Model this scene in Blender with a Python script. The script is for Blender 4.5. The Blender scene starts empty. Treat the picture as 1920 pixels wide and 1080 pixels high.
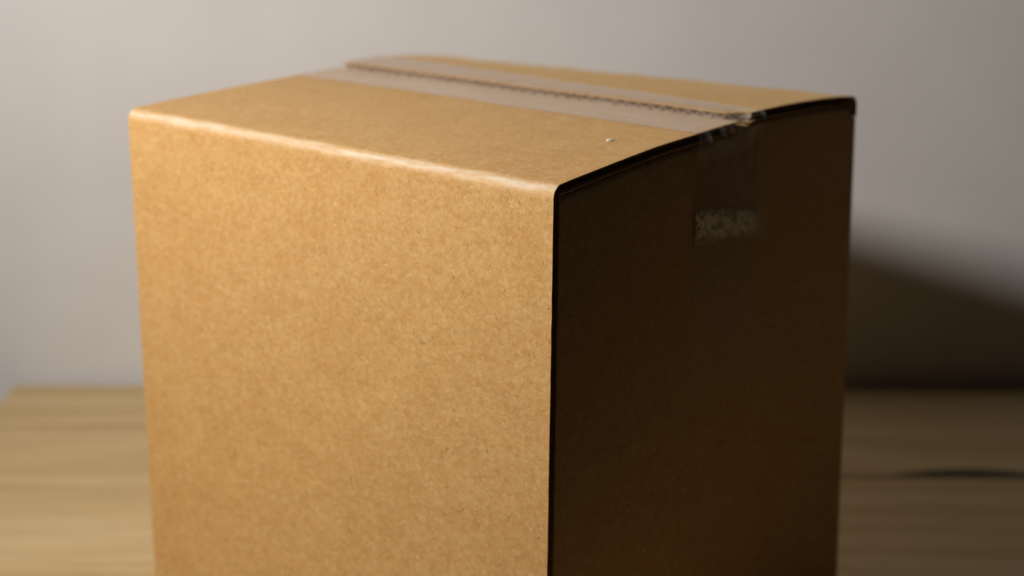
import bpy, bmesh, math, random
from mathutils import Vector, Matrix, noise
random.seed(7)
scene = bpy.context.scene
col = scene.collection
R = math.radians

# ------------------------------------------------------------------ camera, world, lamp, exposure
H = 0.32                                   # height of the box; the table top is z = 0
cam_d = bpy.data.cameras.new('camera')
cam_d.sensor_width = 36.0
cam_d.lens = 36.0 * 3454.0 / 1920.0
cam_d.clip_start, cam_d.clip_end = 0.02, 60
cam_d.dof.use_dof = True
cam_d.dof.focus_distance = 0.858
cam_d.dof.aperture_fstop = 5.2
cam = bpy.data.objects.new('camera', cam_d)
col.objects.link(cam)
cam.matrix_world = (Matrix.Translation((-0.01932, -0.83134, H + 0.18083))
                    @ Matrix.Rotation(R(90) - 0.271214, 4, 'X') @ Matrix.Rotation(-0.002737, 4, 'Z'))
scene.camera = cam

world = bpy.data.worlds.new('World')
scene.world = world
world.use_nodes = True
bg = world.node_tree.nodes['Background']
bg.inputs[0].default_value = (0.65, 0.82, 1.0, 1)
bg.inputs[1].default_value = 0.006         # the rest of the dim room

lamp_d = bpy.data.lights.new('desk_lamp_light', 'SPOT')
lamp_d.energy = 49
lamp_d.color = (1.0, 0.95, 0.895)
lamp_d.shadow_soft_size = 0.060
lamp_d.spot_size = R(167)
lamp_d.spot_blend = 1.0
lamp = bpy.data.objects.new('desk_lamp_light', lamp_d)
col.objects.link(lamp)
lamp.location = (-0.669, -0.233, H + 0.405)
lamp.rotation_euler = Vector((0.768, 0.637, -0.067)).to_track_quat('-Z', 'Y').to_euler()

scene.view_settings.view_transform = 'Standard'
scene.view_settings.look = 'None'
scene.view_settings.exposure = 0.0
scene.view_settings.gamma = 1.0
scene.view_settings.use_curve_mapping = False
scene.render.engine = 'CYCLES'
scene.cycles.max_bounces = 10
scene.cycles.transparent_max_bounces = 12
scene.cycles.use_denoising = True

# ------------------------------------------------------------------ helpers
def tag(o, label=None, cat=None, kind=None):
    if label: o['label'] = label
    if cat: o['category'] = cat
    if kind: o['kind'] = kind
    return o

def mesh_obj(name, verts, faces, mat, parent=None, smooth=False, sharp=None, face_to=None):
    me = bpy.data.meshes.new(name)
    me.from_pydata([tuple(v) for v in verts], [], faces)
    me.update()
    bm = bmesh.new(); bm.from_mesh(me)
    bmesh.ops.recalc_face_normals(bm, faces=bm.faces)
    if face_to is not None:                # open film: make its outer side look this way
        bm.normal_update()
        s = sum((f.normal * f.calc_area() for f in bm.faces), Vector())
        if s.dot(Vector(face_to)) < 0:
            bmesh.ops.reverse_faces(bm, faces=bm.faces)
    if smooth:
        for f in bm.faces: f.smooth = True
        lim = sharp if sharp else R(35)
        for e in bm.edges:
            if len(e.link_faces) == 2 and e.calc_face_angle(0) > lim:
                e.smooth = False
    bm.to_mesh(me); bm.free()
    me.materials.append(mat)
    o = bpy.data.objects.new(name, me)
    col.objects.link(o)
    o.parent = parent
    return o

class Geo:
    def __init__(s): s.v, s.f = [], []
    def grid(s, pts):                      # rows of points -> quads
        b = len(s.v); n, m = len(pts), len(pts[0])
        for r in pts: s.v += r
        for i in range(n - 1):
            for j in range(m - 1):
                a = b + i * m + j
                s.f.append((a, a + 1, a + m + 1, a + m))
    def sheet(s, top, bot):                # closed thin slab between two equal grids
        n, m = len(top), len(top[0])
        b = len(s.v)
        for r in top: s.v += r
        c = len(s.v)
        for r in bot: s.v += r
        for i in range(n - 1):
            for j in range(m - 1):
                a = i * m + j
                s.f.append((b + a, b + a + 1, b + a + m + 1, b + a + m))
                s.f.append((c + a, c + a + m, c + a + m + 1, c + a + 1))
        def side(k, l):
            s.f.append((b + k, c + k, c + l, b + l))
        for i in range(n - 1):
            side(i * m, (i + 1) * m); side((i + 1) * m + m - 1, i * m + m - 1)
        for j in range(m - 1):
            side(j + 1, j); side((n - 1) * m + j, (n - 1) * m + j + 1)

# ------------------------------------------------------------------ materials
def new_mat(name):
    m = bpy.data.materials.new(name); m.use_nodes = True
    nt = m.node_tree
    return m, nt, nt.nodes, nt.links, nt.nodes['Principled BSDF']

def nn(nodes, kind, **kw):
    n = nodes.new(kind)
    for k, v in kw.items(): setattr(n, k, v)
    return n

def tex_noise(nodes, links, vec, scale, detail=4, rough=0.55, dist=0.0):
    n = nodes.new('ShaderNodeTexNoise')
    n.inputs['Scale'].default_value = scale
    n.inputs['Detail'].default_value = detail
    n.inputs['Roughness'].default_value = rough
    n.inputs['Distortion'].default_value = dist
    if vec is not None: links.new(vec, n.inputs['Vector'])
    return n.outputs[0]

def mapping(nodes, links, vec, scale, rot=(0, 0, 0), loc=(0, 0, 0)):
    n = nodes.new('ShaderNodeMapping')
    n.inputs['Scale'].default_value = scale
    n.inputs['Rotation'].default_value = rot
    n.inputs['Location'].default_value = loc
    links.new(vec, n.inputs['Vector'])
    return n.outputs[0]

def ramp(nodes, links, fac, stops):
    n = nodes.new('ShaderNodeValToRGB')
    e = n.color_ramp.elements
    while len(e) > 1: e.remove(e[-1])
    for i, (p, c) in enumerate(stops):
        el = e[0] if i == 0 else e.new(p)
        el.position = p
        el.color = c if len(c) == 4 else (*c, 1)
    links.new(fac, n.inputs[0])
    return n.outputs[0]

def mix(nodes, links, fac, a, b, mode='MIX'):
    n = nn(nodes, 'ShaderNodeMix', data_type='RGBA', blend_type=mode)
    if hasattr(fac, 'links'): links.new(fac, n.inputs[0])
    else: n.inputs[0].default_value = fac
    for s, i in ((a, 6), (b, 7)):
        if hasattr(s, 'links'): links.new(s, n.inputs[i])
        else: n.inputs[i].default_value = (*s, 1) if len(s) == 3 else s
    return n.outputs[2]

def maths(nodes, links, op, a, b=None):
    n = nn(nodes, 'ShaderNodeMath', operation=op)
    for s, i in ((a, 0), (b, 1)):
        if s is None: continue
        if hasattr(s, 'links'): links.new(s, n.inputs[i])
        else: n.inputs[i].default_value = s
    return n.outputs[0]

def kraft_material():
    m, nt, N, L, B = new_mat('kraft_cardboard')
    tc = N.new('ShaderNodeTexCoord')
    obj = tc.outputs['Object']
    geo = N.new('ShaderNodeNewGeometry')
    # mottling of the pulp: soft clouds, faint blotches, clustered ticks and curling fibres
    cloud = tex_noise(N, L, mapping(N, L, obj, (45, 45, 70)), 1.0, 3, 0.6)
    tint = tex_noise(N, L, mapping(N, L, obj, (110, 110, 170), loc=(7, 3, 1)), 1.0, 5, 0.7)
    mott = tex_noise(N, L, mapping(N, L, obj, (300, 300, 380)), 1.0, 6, 0.72, 0.4)
    tick = tex_noise(N, L, mapping(N, L, obj, (1300, 1300, 480)), 1.0, 3, 0.6)
    clus = tex_noise(N, L, mapping(N, L, obj, (140, 140, 190), loc=(1, 5, 8)), 1.0, 3, 0.6)
    c1 = ramp(N, L, mott, [(0.28, (0.385, 0.208, 0.066)), (0.50, (0.462, 0.264, 0.089)), (0.72, (0.545, 0.337, 0.136))])
    c2 = ramp(N, L, cloud, [(0.30, (0.95, 0.92, 0.88)), (0.55, (1, 1, 1)), (0.75, (1.03, 1.04, 1.06))])
    c = mix(N, L, 1.0, c1, c2, 'MULTIPLY')
    c4 = ramp(N, L, tint, [(0.30, (1.0, 0.92, 0.80)), (0.5, (1, 1, 1)), (0.70, (1.02, 1.06, 1.12))])
    c = mix(N, L, 1.0, c, c4, 'MULTIPLY')
    def worms(scale, seed, width, keep):   # thin curling lines: contours of a noise, only here and there
        f = tex_noise(N, L, mapping(N, L, obj, scale, loc=(seed, seed * 2, 3)), 1.0, 2, 0.5, 0.8)
        d = maths(N, L, 'ABSOLUTE', maths(N, L, 'SUBTRACT', f, 0.5))
        m = N.new('ShaderNodeMapRange'); m.inputs['From Max'].default_value = width
        m.inputs['To Min'].default_value = 1.0; m.inputs['To Max'].default_value = 0.0
        L.new(d, m.inputs['Value'])
        k = N.new('ShaderNodeMapRange'); k.inputs['From Min'].default_value = keep; k.inputs['From Max'].default_value = keep + 0.10
        L.new(tex_noise(N, L, mapping(N, L, obj, (380, 380, 420), loc=(seed * 3, 1, seed)), 1.0, 2, 0.5), k.inputs['Value'])
        return maths(N, L, 'MULTIPLY', m.outputs[0], k.outputs[0])
    c = mix(N, L, maths(N, L, 'MULTIPLY', worms((260, 260, 330), 2.0, 0.030, 0.50), 0.55), c, (0.68, 0.49, 0.27))
    c = mix(N, L, maths(N, L, 'MULTIPLY', worms((230, 230, 290), 6.0, 0.022, 0.55), 0.50), c, (0.24, 0.115, 0.035))
    c5 = ramp(N, L, maths(N, L, 'ADD', tick, maths(N, L, 'MULTIPLY', maths(N, L, 'SUBTRACT', clus, 0.5), 0.5)),
              [(0.22, (0.42, 0.34, 0.27)), (0.37, (1, 1, 1))])
    c = mix(N, L, 0.9, c, c5, 'MULTIPLY')
    # sparse dark specks
    vor = nn(N, 'ShaderNodeTexVoronoi', feature='F1')
    vor.inputs['Scale'].default_value = 1.0
    wz = N.new('ShaderNodeVectorMath'); wz.operation = 'MULTIPLY_ADD'
    nz = N.new('ShaderNodeTexNoise'); nz.inputs['Scale'].default_value = 500
    L.new(obj, nz.inputs['Vector']); L.new(nz.outputs['Color'], wz.inputs[0])
    wz.inputs[1].default_value = (0.0012, 0.0012, 0.0012); L.new(obj, wz.inputs[2])
    L.new(mapping(N, L, wz.outputs[0], (170, 170, 105), rot=(0.1, 0.35, 0.2)), vor.inputs['Vector'])
    sep = N.new('ShaderNodeSeparateColor'); L.new(vor.outputs['Color'], sep.inputs[0])
    dot = maths(N, L, 'LESS_THAN', vor.outputs['Distance'], maths(N, L, 'MULTIPLY', sep.outputs[0], 0.11))
    few = maths(N, L, 'GREATER_THAN', sep.outputs[1], 0.76)
    c = mix(N, L, maths(N, L, 'MULTIPLY', maths(N, L, "MULTIPLY", dot, few), 0.6), c, (0.16, 0.075, 0.025))
    at = N.new('ShaderNodeAttribute'); at.attribute_name = 'crease_wear_highlight'
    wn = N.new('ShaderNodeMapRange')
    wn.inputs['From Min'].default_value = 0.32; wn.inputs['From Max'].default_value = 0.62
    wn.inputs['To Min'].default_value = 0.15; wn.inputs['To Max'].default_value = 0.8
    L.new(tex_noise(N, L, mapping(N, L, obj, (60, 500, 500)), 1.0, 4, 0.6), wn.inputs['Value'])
    c = mix(N, L, maths(N, L, 'MULTIPLY', at.outputs['Fac'], wn.outputs[0]), c, (0.60, 0.52, 0.41))  # pale wear and the fold highlight, both mixed into the colour
    L.new(c, B.inputs['Base Color'])
    B.inputs['Roughness'].default_value = 0.68
    B.inputs['Specular IOR Level'].default_value = 0.32
    B.inputs['Sheen Weight'].default_value = 0.22
    B.inputs['Sheen Tint'].default_value = (1.0, 0.72, 0.38, 1)
    B.inputs['Sheen Roughness'].default_value = 0.4
    hsum = maths(N, L, 'ADD', maths(N, L, 'MULTIPLY', mott, 0.7), maths(N, L, 'MULTIPLY', tick, 0.35))
    bump = N.new('ShaderNodeBump')
    bump.inputs['Strength'].default_value = 0.22
    bump.inputs['Distance'].default_value = 0.0005
    L.new(hsum, bump.inputs['Height'])
    L.new(bump.outputs[0], B.inputs['Normal'])
    return m

def tape_material(name, milk_lo, milk_hi, scale, colour, rough):
    """clear film: see-through, a little milky where the glue is uneven, shiny at a low angle"""
    m, nt, N, L, B = new_mat(name)
    N.remove(B)
    out = N['Material Output']
    tc = N.new('ShaderNodeTexCoord')
    n1 = tex_noise(N, L, mapping(N, L, tc.outputs['Object'], scale), 1.0, 4, 0.6)
    a = N.new('ShaderNodeMapRange')
    a.inputs['From Min'].default_value = 0.35; a.inputs['From Max'].default_value = 0.65
    a.inputs['To Min'].default_value = milk_lo; a.inputs['To Max'].default_value = milk_hi
    a.clamp = True
    L.new(n1, a.inputs['Value'])
    bump = N.new('ShaderNodeBump'); bump.inputs['Strength'].default_value = 0.2
    bump.inputs['Distance'].default_value = 0.0004
    L.new(n1, bump.inputs['Height'])
    tr = N.new('ShaderNodeBsdfTransparent'); tr.inputs[0].default_value = (0.95, 0.95, 0.95, 1)
    df = N.new('ShaderNodeBsdfDiffuse'); df.inputs[0].default_value = (*colour, 1)
    gl = nn(N, 'ShaderNodeBsdfGlossy'); gl.inputs['Roughness'].default_value = rough
    lw = N.new('ShaderNodeLayerWeight'); lw.inputs['Blend'].default_value = 0.5
    L.new(bump.outputs[0], gl.inputs['Normal'])
    fr = maths(N, L, 'ADD', maths(N, L, 'MULTIPLY', maths(N, L, 'POWER', lw.outputs['Facing'], 5.0), 0.55), 0.03)
    m1 = N.new('ShaderNodeMixShader'); m2 = N.new('ShaderNodeMixShader')
    at = N.new('ShaderNodeAttribute'); at.attribute_name = 'milk'
    L.new(maths(N, L, 'MULTIPLY', a.outputs[0], at.outputs['Fac']), m1.inputs[0]); L.new(tr.outputs[0], m1.inputs[1]); L.new(df.outputs[0], m1.inputs[2])
    L.new(fr, m2.inputs[0]); L.new(m1.outputs[0], m2.inputs[1]); L.new(gl.outputs[0], m2.inputs[2])
    L.new(m2.outputs[0], out.inputs[0])
    return m

def wall_material():
    m, nt, N, L, B = new_mat('painted_wall')
    tc = N.new('ShaderNodeTexCoord')
    n = tex_noise(N, L, tc.outputs['Object'], 9, 4)
    L.new(ramp(N, L, n, [(0.3, (0.600, 0.578, 0.565)), (0.7, (0.640, 0.620, 0.606))]), B.inputs['Base Color'])
    B.inputs['Roughness'].default_value = 0.85
    B.inputs['Specular IOR Level'].default_value = 0.2
    f = tex_noise(N, L, tc.outputs['Object'], 420, 3)
    bump = N.new('ShaderNodeBump'); bump.inputs['Strength'].default_value = 0.25
    bump.inputs['Distance'].default_value = 0.001
    L.new(f, bump.inputs['Height']); L.new(bump.outputs[0], B.inputs['Normal'])
    return m

def wood_material():
    m, nt, N, L, B = new_mat('oak_wood')
    tc = N.new('ShaderNodeTexCoord'); o = tc.outputs['Object']
    warp = tex_noise(N, L, mapping(N, L, o, (1.6, 5, 3)), 1.0, 2)
    wv = N.new('ShaderNodeVectorMath'); wv.operation = 'MULTIPLY_ADD'
    cmb = N.new('ShaderNodeCombineXYZ'); L.new(warp, cmb.inputs[1])
    L.new(cmb.outputs[0], wv.inputs[0]); wv.inputs[1].default_value = (0, 0.045, 0); L.new(o, wv.inputs[2])
    p = wv.outputs[0]
    g1 = tex_noise(N, L, mapping(N, L, p, (1.6, 34, 10)), 1.0, 4, 0.6)
    g2 = tex_noise(N, L, mapping(N, L, p, (5, 150, 60)), 1.0, 4, 0.65)
    g3 = tex_noise(N, L, mapping(N, L, p, (30, 900, 300)), 1.0, 3, 0.6)
    c = ramp(N, L, g1, [(0.28, (0.470, 0.318, 0.138)), (0.48, (0.575, 0.415, 0.205)), (0.72, (0.660, 0.510, 0.290))])
    c = mix(N, L, 0.9, c, ramp(N, L, g2, [(0.28, (0.78, 0.74, 0.68)), (0.48, (1, 1, 1)), (0.8, (1.08, 1.08, 1.08))]), 'MULTIPLY')
    c = mix(N, L, 0.7, c, ramp(N, L, g3, [(0.25, (0.62, 0.58, 0.5)), (0.42, (1, 1, 1))]), 'MULTIPLY')
    # a dark mineral streak in the grain (lens shaped, its own place in the board)
    sx = N.new('ShaderNodeSeparateXYZ'); L.new(o, sx.inputs[0])
    dx = maths(N, L, 'DIVIDE', maths(N, L, 'SUBTRACT', sx.outputs[0], STREAK['x']), 0.060)
    lens = maths(N, L, 'MAXIMUM', maths(N, L, 'SUBTRACT', 1.0, maths(N, L, 'MULTIPLY', dx, dx)), 0.0)
    half = maths(N, L, 'ADD', maths(N, L, 'MULTIPLY', lens, 0.0072), 0.0026)
    bend = maths(N, L, 'MULTIPLY', lens, 0.007)
    dy = maths(N, L, 'ABSOLUTE', maths(N, L, 'SUBTRACT', maths(N, L, 'SUBTRACT', sx.outputs[1], STREAK['y']), bend))
    mr = N.new('ShaderNodeMapRange'); mr.interpolation_type = 'SMOOTHSTEP'
    L.new(maths(N, L, 'DIVIDE', dy, half), mr.inputs['Value'])
    mr.inputs['From Min'].default_value = 0.3; mr.inputs['From Max'].default_value = 1.5
    mr.inputs['To Min'].default_value = 0.97; mr.inputs['To Max'].default_value = 0.0
    near = N.new('ShaderNodeMapRange'); near.interpolation_type = 'SMOOTHSTEP'
    L.new(maths(N, L, 'ABSOLUTE', dx), near.inputs['Value'])
    near.inputs['From Min'].default_value = 0.9; near.inputs['From Max'].default_value = 6.0
    near.inputs['To Min'].default_value = 1.0; near.inputs['To Max'].default_value = 0.0
    c = mix(N, L, maths(N, L, 'MULTIPLY', mr.outputs[0], near.outputs[0]), c, (0.022, 0.013, 0.008))
    L.new(c, B.inputs['Base Color'])
    B.inputs['Roughness'].default_value = 0.6
    B.inputs['Specular IOR Level'].default_value = 0.18
    bump = N.new('ShaderNodeBump'); bump.inputs['Strength'].default_value = 0.15
    bump.inputs['Distance'].default_value = 0.0006
    L.new(g2, bump.inputs['Height']); L.new(bump.outputs[0], B.inputs['Normal'])
    return m

def plain(name, colour, rough=0.7):
    m, nt, N, L, B = new_mat(name)
    tc = N.new('ShaderNodeTexCoord')
    n = tex_noise(N, L, tc.outputs['Object'], 600, 3)
    L.new(ramp(N, L, n, [(0.3, tuple(v * 0.8 for v in colour)), (0.7, colour)]), B.inputs['Base Color'])
    B.inputs['Roughness'].default_value = rough
    return m

# ------------------------------------------------------------------ setting: wall, table
YAW = -0.0245                              # table and wall run a touch off the camera's axis
WX, WY = -0.446, 0.6665                    # back left corner of the table top
STREAK = dict(x=0.0, y=0.0)

wall = mesh_obj('wall', *(lambda: (
    [(-1.6, 0, -0.75), (2.0, 0, -0.75), (2.0, 0, 1.3), (-1.6, 0, 1.3),
     (-1.6, 0.12, -0.75), (2.0, 0.12, -0.75), (2.0, 0.12, 1.3), (-1.6, 0.12, 1.3)],
    [(0, 1, 2, 3), (5, 4, 7, 6), (4, 0, 3, 7), (1, 5, 6, 2), (3, 2, 6, 7), (4, 5, 1, 0)]))(), wall_material())
tag(wall, 'plain off-white painted wall behind the table', None, 'structure')
wall.location = (WX, WY + 0.012, 0); wall.rotation_euler.z = YAW

table = bpy.data.objects.new('wooden_table', None); col.objects.link(table)
tag(table, 'pale oak wooden table with horizontal grain under the box', 'table')
table.location = (WX, WY, 0); table.rotation_euler.z = YAW
# streak centre, in the table's own frame
sc_w = Vector((0.322, 0.444, 0)) - Vector((WX, WY, 0))
sc_l = Matrix.Rotation(-YAW, 3, 'Z') @ sc_w
STREAK['x'], STREAK['y'] = sc_l.x, sc_l.y
WOOD = wood_material()
def table_top():
    bm = bmesh.new()
    bmesh.ops.create_cube(bm, size=1)
    for v in bm.verts:
        v.co = Vector(((v.co.x + .5) * 1.5, (v.co.y - .5) * 0.74, (v.co.z - .5) * 0.028))
    bmesh.ops.bevel(bm, geom=list(bm.edges), offset=0.003, segments=3, affect='EDGES', profile=0.5)
    me = bpy.data.meshes.new('table_top'); bm.to_mesh(me); bm.free()
    for p in me.polygons: p.use_smooth = False
    me.materials.append(WOOD)
    o = bpy.data.objects.new('table_top', me); col.objects.link(o); o.parent = table
table_top()

# ------------------------------------------------------------------ the box
W, D = 0.300, 0.28853                      # width of the lit face, depth of the dark face
TH = 0.67674
T = 0.0055                                 # board thickness
LIN = 0.0006                               # paper liner
RAD = 0.0062                               # radius of the fold
KRAFT = kraft_material()
ux, vx = Vector((-math.cos(TH), math.sin(TH), 0)), Vector((math.sin(TH), math.cos(TH), 0))
box = bpy.data.objects.new('cardboard_box', None); col.objects.link(box)
tag(box, 'brown corrugated cardboard box closed with clear tape on the table', 'box')
ctr = ux * (W / 2) + vx * (D / 2)
box.location = (ctr.x, ctr.y, 0)
box.rotation_euler.z = -TH
def lerp(a, b, t): return a + (b - a) * t
# local frame: x from -W (left end) to 0 (dark end), y from 0 (lit face) to D
def loc(x, y, z):
    rack = (1 - z / H) * (1 + x / W) * lerp(-0.0052, 0.0026, y / D)   # the used box leans a few millimetres
    return (x + rack + W / 2, y - D / 2, z + 0.0004)

def seam_y(x):                             # where the flaps meet
    t = -x / W
    return D * (0.562 + 0.030 * t)
ARCH = 0.0052
def dz_front(x): return lerp(-0.0019, 0.0016, -x / W)
def dz_back(x): return lerp(0.0022, -0.0026, -x / W)
GAP = 0.0030
def gap_half(x, side):                     # half the opening between the flaps; wider where the far corner is trimmed
    g = GAP / 2
    if side == 0: g += 0.0006 * noise.noise(Vector((x * 150, side, 4))) + 0.0006 * noise.noise(Vector((x * 420, side, 9)))
    if side == 1:
        t = max(0.0, 1 - (-x) / 0.012)
        g += 0.0085 * t * t * (3 - 2 * t)
    return g

def wob(x, y, z, f, a):
    return a * noise.noise(Vector((x * f, y * f, z * f)))

def flap_profile(side, x, n=22):
    """outer outline of fold + flap at position x: (y, z, ny, nz) from the wall upwards; side 0 front, 1 back"""
    dz = dz_front(x) if side == 0 else dz_back(x)
    sy = seam_y(x)
    length = (sy if side == 0 else D - sy) - gap_half(x, side)
    lift = ARCH + (dz_front(x) + dz_back(x)) / 2 - dz
    lift += 0.0028 if side == 1 else -0.0004
    Hc = H + dz
    out = []
    z0 = H - 0.0105
    rad = RAD * (1 + 0.15 * noise.noise(Vector((x * 38, side, 0.5))) + 0.08 * noise.noise(Vector((x * 120, side, 2.5))))
    Hc += 0.0005 * noise.noise(Vector((x * 55, side, 6.5)))
    out.append((0.0, z0))
    out.append((0.0, (z0 + Hc - rad) / 2))
    m = 9
    slope = math.atan2(2 * lift, length)
    for i in range(m + 1):
        a = (R(90) - slope) * i / m
        out.append((rad * (1 - math.cos(a)), Hc - rad + rad * math.sin(a)))
    y1, z1 = out[-1]
    rest = H + dz + lift - z1
    for i in range(1, n + 1):
        t = i / n
        out.append((lerp(y1, length, t), z1 + rest * (1 - (1 - t) ** 2)))
    res = []
    for i, (y, z) in enumerate(out):
        a = out[max(i - 1, 0)]; b = out[min(i + 1, len(out) - 1)]
        ty, tz = b[0] - a[0], b[1] - a[1]
        l = math.hypot(ty, tz) or 1
        res.append((y, z, -tz / l, ty / l))   # outward normal (towards -y / up)
    return res

NX = 300
XS = [-W + W * i / NX for i in range(NX + 1)]
def edge_nick(x, s, seed):                 # small raggedness of cut edges
    return 0.00022 * noise.noise(Vector((s * 260, seed, 0.3))) + 0.00012 * noise.noise(Vector((s * 900, seed, 1.7)))

def place(side, x, y, z):
    return loc(x, y, z) if side == 0 else loc(x, D - y, z)

def make_flap(side, name):
    g = Geo()
    # outer liner, inner liner
    def layer(d0, d1, seed, inset=0.0):
        top, bot = [], []
        for i, x in enumerate(XS):
            pr = flap_profile(side, x)
            rt, rb = [], []
            for k, (y, z, ny, nz) in enumerate(pr):
                xx = x
                if i == 0: xx += inset + edge_nick(x, y + z, seed)
                if i == NX: xx -= inset + edge_nick(x, y + z, seed + 3)
                e = 0
                if k > 12:                # free edge, slightly crushed and ragged
                    e = (wob(x, side, seed, 95, 0.0009) + wob(x, side + 5, seed, 420, 0.0011)) * (1 if side == 0 else 0.35)
                    e *= ((k - 12) / (len(pr) - 13)) ** 6
                h = wob(x, y, side, 18, 0.0004) if k > 12 else 0
                rt.append(place(side, xx, y - ny * d0 * -1 * -1 + e, z - nz * d0 + h))
                rb.append(place(side, xx, y - ny * d1 + e, z - nz * d1 + h))
            top.append(rt); bot.append(rb)
        g.sheet(top, bot)
    layer(0, LIN, 1)
    layer(T - LIN, T, 2, 0.0002)
    # fluted medium showing at the free edge
    lam, nseg = 0.0082, 12
    nf = int(W / lam)
    top, bot = [], []
    for r_ in range(3):
        rt, rb = [], []
        for i in range(nf * nseg + 1):
            x = -W + 0.001 + (W - 0.002) * i / (nf * nseg)
            pr = flap_profile(side, x)
            y, z, ny, nz = pr[-1]
            y2, z2 = pr[-5][0], pr[-5][1]
            t = r_ / 2
            yy = lerp(y - 0.0014 + wob(x, side, 2, 300, 0.0012), y - 0.016, t)
            zz = lerp(z, lerp(z, z2, min(1, 0.016 / max(1e-6, y - y2))), t)
            ph = 2 * math.pi * i / nseg + 1.3 * noise.noise(Vector((x * 45, side, 8)))
            d = T / 2 + (T / 2 - LIN - 0.0003) * math.sin(ph) * (1 + 0.12 * math.sin(ph) ** 2) / 1.12
            th = 0.00028
            rt.append(place(side, x, yy, zz - d + th)); rb.append(place(side, x, yy, zz - d - th))
        top.append(rt); bot.append(rb)
    g.sheet(top, bot)
    # the flute running inside the two cut side edges
    for xe, s in ((0.0, -1), (-W, 1)):
        pr = flap_profile(side, xe)
        rows = []
        for dd, inn in ((LIN, 0.0100), (T * 0.30, 0.0052), (T * 0.52, 0.0030), (T * 0.60, 0.0034), (T - LIN, 0.0110)):
            rows.append([place(side, xe + s * (inn + 0.0005 * noise.noise(Vector((y * 150 + z * 150, dd * 900, side)))),
                               y - ny * dd, z - nz * dd) for (y, z, ny, nz) in pr])
        g.grid(rows)
    o = mesh_obj(name, g.v, g.f, KRAFT, box, smooth=True, sharp=R(40))
    at = o.data.attributes.new('crease_wear_highlight', 'FLOAT', 'POINT')   # paper stretched pale along the fold, with the fold's highlight painted in
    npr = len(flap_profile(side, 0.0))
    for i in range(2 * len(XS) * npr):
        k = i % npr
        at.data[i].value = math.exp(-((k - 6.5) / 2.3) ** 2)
    return o

def make_wall_panel(side, name):
    g = Geo()
    z1 = H - 0.0105
    NZ = 40
    def layer(d0, d1, seed, inset=0.0):
        top, bot = [], []
        for i, x in enumerate(XS):
            rt, rb = [], []
            for k in range(NZ + 1):
                z = z1 * k / NZ
                xx = x
                if side == 1: xx = -W / 2 + (xx + W / 2) * (1 - 2 * (T + 0.0012) / W)
                if i == 0: xx += inset + edge_nick(x, z, seed)
                if i == NX: xx -= inset + edge_nick(x, z, seed + 3)
                bow = 0.0012 * math.sin(math.pi * z / H) * math.sin(math.pi * -x / W) if k < NZ else 0
                bow *= min(1, (z1 - z) / 0.05)
                rt.append(place(side, xx, d0 - bow, z)); rb.append(place(side, xx, d1 - bow, z))
            top.append(rt); bot.append(rb)
        g.sheet(top, bot)
    layer(0, LIN, 1)
    layer(T - LIN, T, 2, 0.0002)
    for xe, s in ((0.0, -1), (-W, 1)):
        rows = []
        for dd, inn in ((LIN, 0.0100), (T * 0.30, 0.0052), (T * 0.52, 0.0030), (T * 0.60, 0.0034), (T - LIN, 0.0110)):
            rows.append([place(side, xe + s * ((T + 0.0012 if side else 0) + inn + 0.0005 * noise.noise(Vector((k * 1.2, dd * 900, side)))), dd, z1 * k / NZ) for k in range(NZ + 1)])
        g.grid(rows)
    return mesh_obj(name, g.v, g.f, KRAFT, box, smooth=True, sharp=R(40))

make_wall_panel(0, 'wall_panel')['label'] = 'brightly lit front wall of plain kraft board'
make_wall_panel(1, 'wall_panel')
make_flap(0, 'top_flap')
make_flap(1, 'top_flap')

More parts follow.
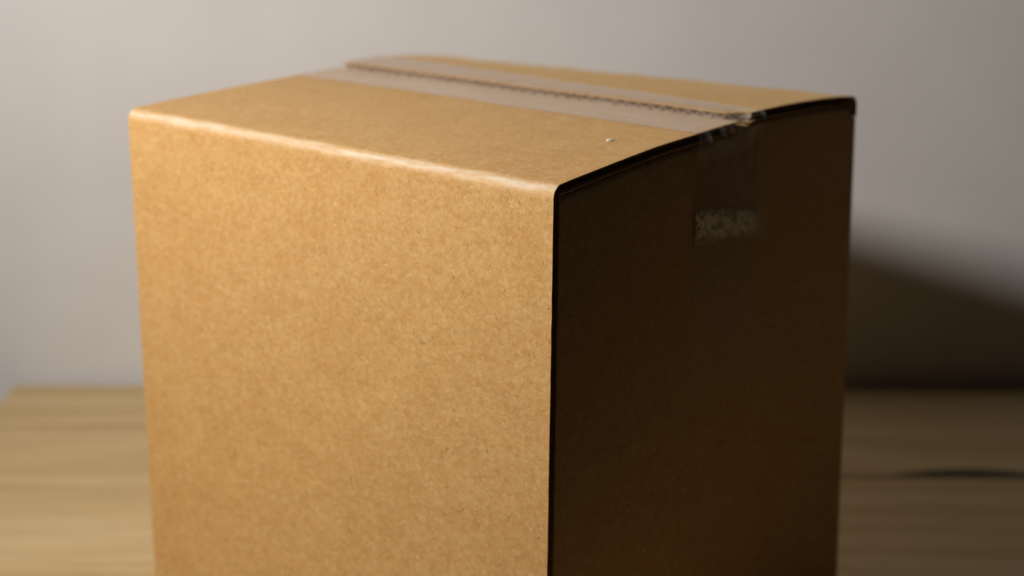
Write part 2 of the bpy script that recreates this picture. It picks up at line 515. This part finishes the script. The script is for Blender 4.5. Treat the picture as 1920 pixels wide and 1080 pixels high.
# the two end walls with their minor flaps folded in under the top flaps
def end_panel(right, name):
    g = Geo()
    xo = -0.0003 if right else -W + 0.0003     # outer face, a little back from the cut edges
    s = -1 if right else 1
    ys = [T + 0.0002 + (D - T - 0.004) * i / 40 for i in range(40)]
    ys = [y for y in ys if y < D - T - 0.002] + [D - T - 0.0016, D - T - 0.0014] + [D - 0.0008 + 0.0007 * math.sin(R(15 * k)) for k in range(7)]
    def under(y):                               # underside of the top flaps at the end
        x = 0.0 if right else -W
        sy = seam_y(x)
        side = 0 if y < sy else 1
        pr = flap_profile(side, x)
        yy = y if side == 0 else D - y
        z = pr[-1][1]
        for (a, b) in zip(pr, pr[1:]):
            if a[0] <= yy <= b[0] and b[0] > a[0]:
                z = lerp(a[1], b[1], (yy - a[0]) / (b[0] - a[0])); break
        return z - T
    top, bot = [], []
    for y in ys:
        zt = under(max(RAD, min(D - RAD, y))) - 0.0007
        if y > D - T - 0.0015: zt = H - 0.0109
        turn = 0.0007 - math.sqrt(max(0.0, 0.0007 ** 2 - max(0.0, y - D + 0.0008) ** 2))   # rounded fold into the far wall
        rt, rb = [], []
        tab = y > D - T - 0.0015
        r = 0.0004 if tab else 0.0035
        prof = [(0.0, zt * k / 14 * 0.96) for k in range(15)]
        prof.append((0.0, zt - r))
        for k in range(1, 8):
            a = R(90) * k / 7
            prof.append((r * (1 - math.cos(a)), zt - r + r * math.sin(a)))
        prof += [(0.0045, zt), (0.005, zt), (0.0055, zt)] if tab else [(0.03, zt), (0.07, zt - 0.001), (0.11, zt - 0.003)]
        for k, (a, z) in enumerate(prof):
            p0 = prof[max(k - 1, 0)]; p1 = prof[min(k + 1, len(prof) - 1)]
            ta, tz = p1[0] - p0[0], p1[1] - p0[1]; l = math.hypot(ta, tz) or 1
            bow = 0.0010 * math.sin(math.pi * min(1, z / H)) * math.sin(math.pi * y / D) if a == 0 else 0
            rt.append(loc(xo + s * (a - bow + turn), y, z))
            rb.append(loc(xo + s * (a - bow + turn + tz / l * (T - 0.0004)), min(y, D - 0.001), z - ta / l * (T - 0.0004)))
        top.append(rt); bot.append(rb)
    g.sheet(top, bot)
    o = mesh_obj(name, g.v, g.f, KRAFT, box, smooth=True, sharp=R(40))
    return o
o = end_panel(True, 'end_panel'); o['label'] = 'end wall of the box lying in deep shadow'
end_panel(False, 'end_panel')
# bottom
g = Geo()
g.sheet([[loc(-W + 0.008, 0.006, 0.0056), loc(-0.008, 0.006, 0.0056)], [loc(-W + 0.008, D - 0.006, 0.0056), loc(-0.008, D - 0.006, 0.0056)]],
        [[loc(-W + 0.008, 0.006, 0.0006), loc(-0.008, 0.006, 0.0006)], [loc(-W + 0.008, D - 0.006, 0.0006), loc(-0.008, D - 0.006, 0.0006)]])
mesh_obj('bottom_panel', g.v, g.f, KRAFT, box)

# ------------------------------------------------------------------ tape
TAPE = tape_material('clear_tape', 0.24, 0.40, (60, 140, 60), (0.88, 0.74, 0.62), 0.22)
TAPE_S = tape_material('clear_tape_pressed', 0.02, 0.05, (60, 140, 60), (0.55, 0.52, 0.50), 0.18)
TAPE_F = tape_material('frosted_tape', 0.0, 1.9, (380, 380, 340), (0.92, 0.78, 0.56), 0.5)

def top_z(x, y):
    sy = seam_y(x)
    side = 0 if y < sy else 1
    pr = flap_profile(side, x)
    yy = y if side == 0 else D - y
    if yy > pr[-1][0]: return pr[-1][1]
    for a, b in zip(pr, pr[1:]):
        if a[0] <= yy <= b[0] and b[0] > a[0]:
            return lerp(a[1], b[1], (yy - a[0]) / (b[0] - a[0]))
    return pr[-1][1]

def tape_edges(x):
    t = -x / W
    return D * lerp(0.412, 0.455, t), D * lerp(0.625, 0.735, t)

def set_milk(o, vals):                     # how cloudy the film is at each vertex, painted glints included
    at = o.data.attributes.new('milk', 'FLOAT', 'POINT')
    for i, v in enumerate(vals): at.data[i].value = v

def film_z(x, y):                          # the film rides over the step between the two flaps
    sy = seam_y(x)
    y0, y1 = sy - 0.0045, sy + gap_half(x, 1) + 0.0004
    if y0 < y < y1:
        a, b = top_z(x, y0), top_z(x, y1)
        t = (y - y0) / (y1 - y0)
        z = lerp(a, b, t * t * (1.6 - 0.6 * t))
    else:
        z = top_z(x, y)
    return z

def end_x(right, y, z):                    # outer face of an end panel
    bow = 0.0010 * math.sin(math.pi * max(0, min(1, z / H))) * math.sin(math.pi * y / D)
    return (-0.0003 + bow) if right else (-W + 0.0003 - bow)

def make_tape():
    rows, NXT, NYT = [], 90, 40
    def ys(x):
        y0, y1 = tape_edges(x)
        return [lerp(y0, y1, j / NYT) for j in range(NYT + 1)]
    def dip(x, y):                         # sinks into the trimmed corner at the dark end
        return 0.0034 * math.exp(-((y - seam_y(x) - 0.006) / 0.0055) ** 2) * max(0, 1 + x / 0.016) ** 2
    for i in range(NXT + 1):
        x = -W + W * i / NXT
        rows.append([loc(x, y, film_z(x, y) + wob(x, y, 0, 18, 0.0004) + 0.00055 - dip(x, y)
                         + abs(wob(x, y, 3, 120, 0.00025))) for y in ys(x)])
    g = Geo(); g.grid(rows)
    tape = mesh_obj('tape', g.v, g.f, TAPE, box, smooth=True, face_to=(0, 0, 1))
    set_milk(tape, [1 - 0.82 * math.exp(-((y - seam_y(x) - 0.0005) / 0.0045) ** 2)
                    for x in [-W + W * i / NXT for i in range(NXT + 1)] for y in ys(x)])
    tape['label'] = 'milky clear tape strip along the top seam'
    for right in (True, False):            # tails bent down over the two ends
        x0 = 0.0 if right else -W
        sx = 1 if right else -1
        rows, milk = [], []
        NT = 70
        LEN = 0.135
        for k in range(NT + 1):
            s = LEN * (k / NT) ** 1.8
            row = []
            for j, y in enumerate(ys(x0)):
                zt = film_z(x0, y) + wob(x0, y, 0, 18, 0.0004) + 0.00055 - (dip(x0, y) if right else 0)
                z = zt - s
                base = end_x(right, y, z) * sx - x0 * sx     # how far the wall stands out from the edge plane
                pl = max(0.0, math.sin(y * 640 + 1.5 * math.sin(y * 210) + 0.9 + s * 60)) ** 1.5
                near = max(0.0, 1 - (y - ys(x0)[0]) / 0.042) ** 0.5 if y < ys(x0)[0] + 0.042 else 0.0
                near *= min(1.0, 0.15 + (y - ys(x0)[0]) / 0.007)
                loose = (0.0022 + 0.0030 * pl * near) * (s / 0.0045) * math.exp(1 - s / 0.0045) if s > 0 else 0
                stick = max(0.0, min(1.0, (s - 0.006) / 0.012))
                lift = 0.0022 * max(0.0, (j - NYT + 3) / 3) * math.exp(-(s / 0.030) ** 4)   # free edge standing up
                px = lerp(0.0003, base + 0.00035 + abs(wob(y, z, 7, 90, 0.0003)), stick) + loose * (1 - stick * 0.9) + lift
                if s == 0: px = 0
                row.append(loc(x0 + sx * px, y, z))
                m = 1.0 + (2.6 * pl + 0.8) * near * math.exp(-((s - 0.005) / 0.0055) ** 2)  # pleat highlights painted as extra cloudiness
                m += 4.0 * (j >= NYT - 1) * math.exp(-(s / 0.028) ** 4)  # glint line of the raised edge, painted the same way
                m += 10.0 * (j >= NYT - 2) * math.exp(-((s - 0.031) / 0.0022) ** 2)
                milk.append(m)
            rows.append(row)
        g = Geo(); g.grid(rows)
        tl = mesh_obj('tape_tail', g.v, g.f, TAPE_S, tape, smooth=True, face_to=(sx, 0, 0))
        set_milk(tl, milk)
        # a patch of the tail where the film lifted and turned frosty
        rows = []
        y0, y1 = tape_edges(x0)
        milk = []
        for k in range(17):
            row = []
            for j in range(NYT + 1):
                y = lerp(0.1192 + (y0 - D * 0.412), 0.1860 + (y0 - D * 0.412), j / NYT)
                t = j / NYT
                z = H - 0.0345 - lerp(0.0, 0.0115, t) - lerp(0.0195, 0.0155, t) * k / 16
                if k == 16: z += wob(y, 0, right, 500, 0.0030)
                if k == 0: z += wob(y, 4, right, 500, 0.0030)
                milk.append(min(1, j / 1.5 + 0.3) * min(1, (NYT - j) / 9) * min(1, k / 5 + 0.12) * min(1, (16 - k) / 6 + 0.12) * lerp(1.0, 0.75, t))
                row.append(loc(end_x(right, y, z) + sx * (0.0009 + abs(wob(y, z, 2, 420, 0.0007))), y, z))
            rows.append(row)
        g = Geo(); g.grid(rows)
        te = mesh_obj('scuffed_patch', g.v, g.f, TAPE_F, tape, smooth=True, face_to=(sx, 0, 0))
        set_milk(te, milk)
        te['label'] = 'frosted rough patch on the tape tail'
make_tape()

# ------------------------------------------------------------------ small flecks
FLECK = plain('white_paper_fleck', (0.85, 0.82, 0.76))
def fleck(x, y, size, label, seed, ang=0.4, z=None, slim=1.0):
    rnd = random.Random(seed)
    bm = bmesh.new()
    bmesh.ops.create_icosphere(bm, subdivisions=2, radius=1)
    for v in bm.verts:
        k = 1 + 0.5 * noise.noise(v.co * 1.6 + Vector((seed, 0, 0)))
        v.co = Vector((v.co.x * size * k, v.co.y * size * 0.35 * k * slim, v.co.z * size * 0.28 * k * slim))
    me = bpy.data.meshes.new('paper_fleck'); bm.to_mesh(me); bm.free()
    me.materials.append(FLECK)
    o = bpy.data.objects.new('paper_fleck', me); col.objects.link(o)
    p = box.matrix_basis @ Vector(loc(x, y, z if z else top_z(x, y) + wob(x, y, 0, 18, 0.0004) + size * 0.22))
    o.location = p; o.rotation_euler.z = ang
    tag(o, label, 'paper fleck')
    return o
fleck(-0.0272, 0.0819, 0.0024, 'tiny white paper fleck lying on the near top flap of the box', 3, 0.3)
fleck(0.0006, 0.0127, 0.0019, 'pale fibre added as a glint in the dark cut edge at the near top corner', 8, R(90) - TH, z=H - 0.0062, slim=0.6)  # fibre-shaped fleck put in for a small glint of light
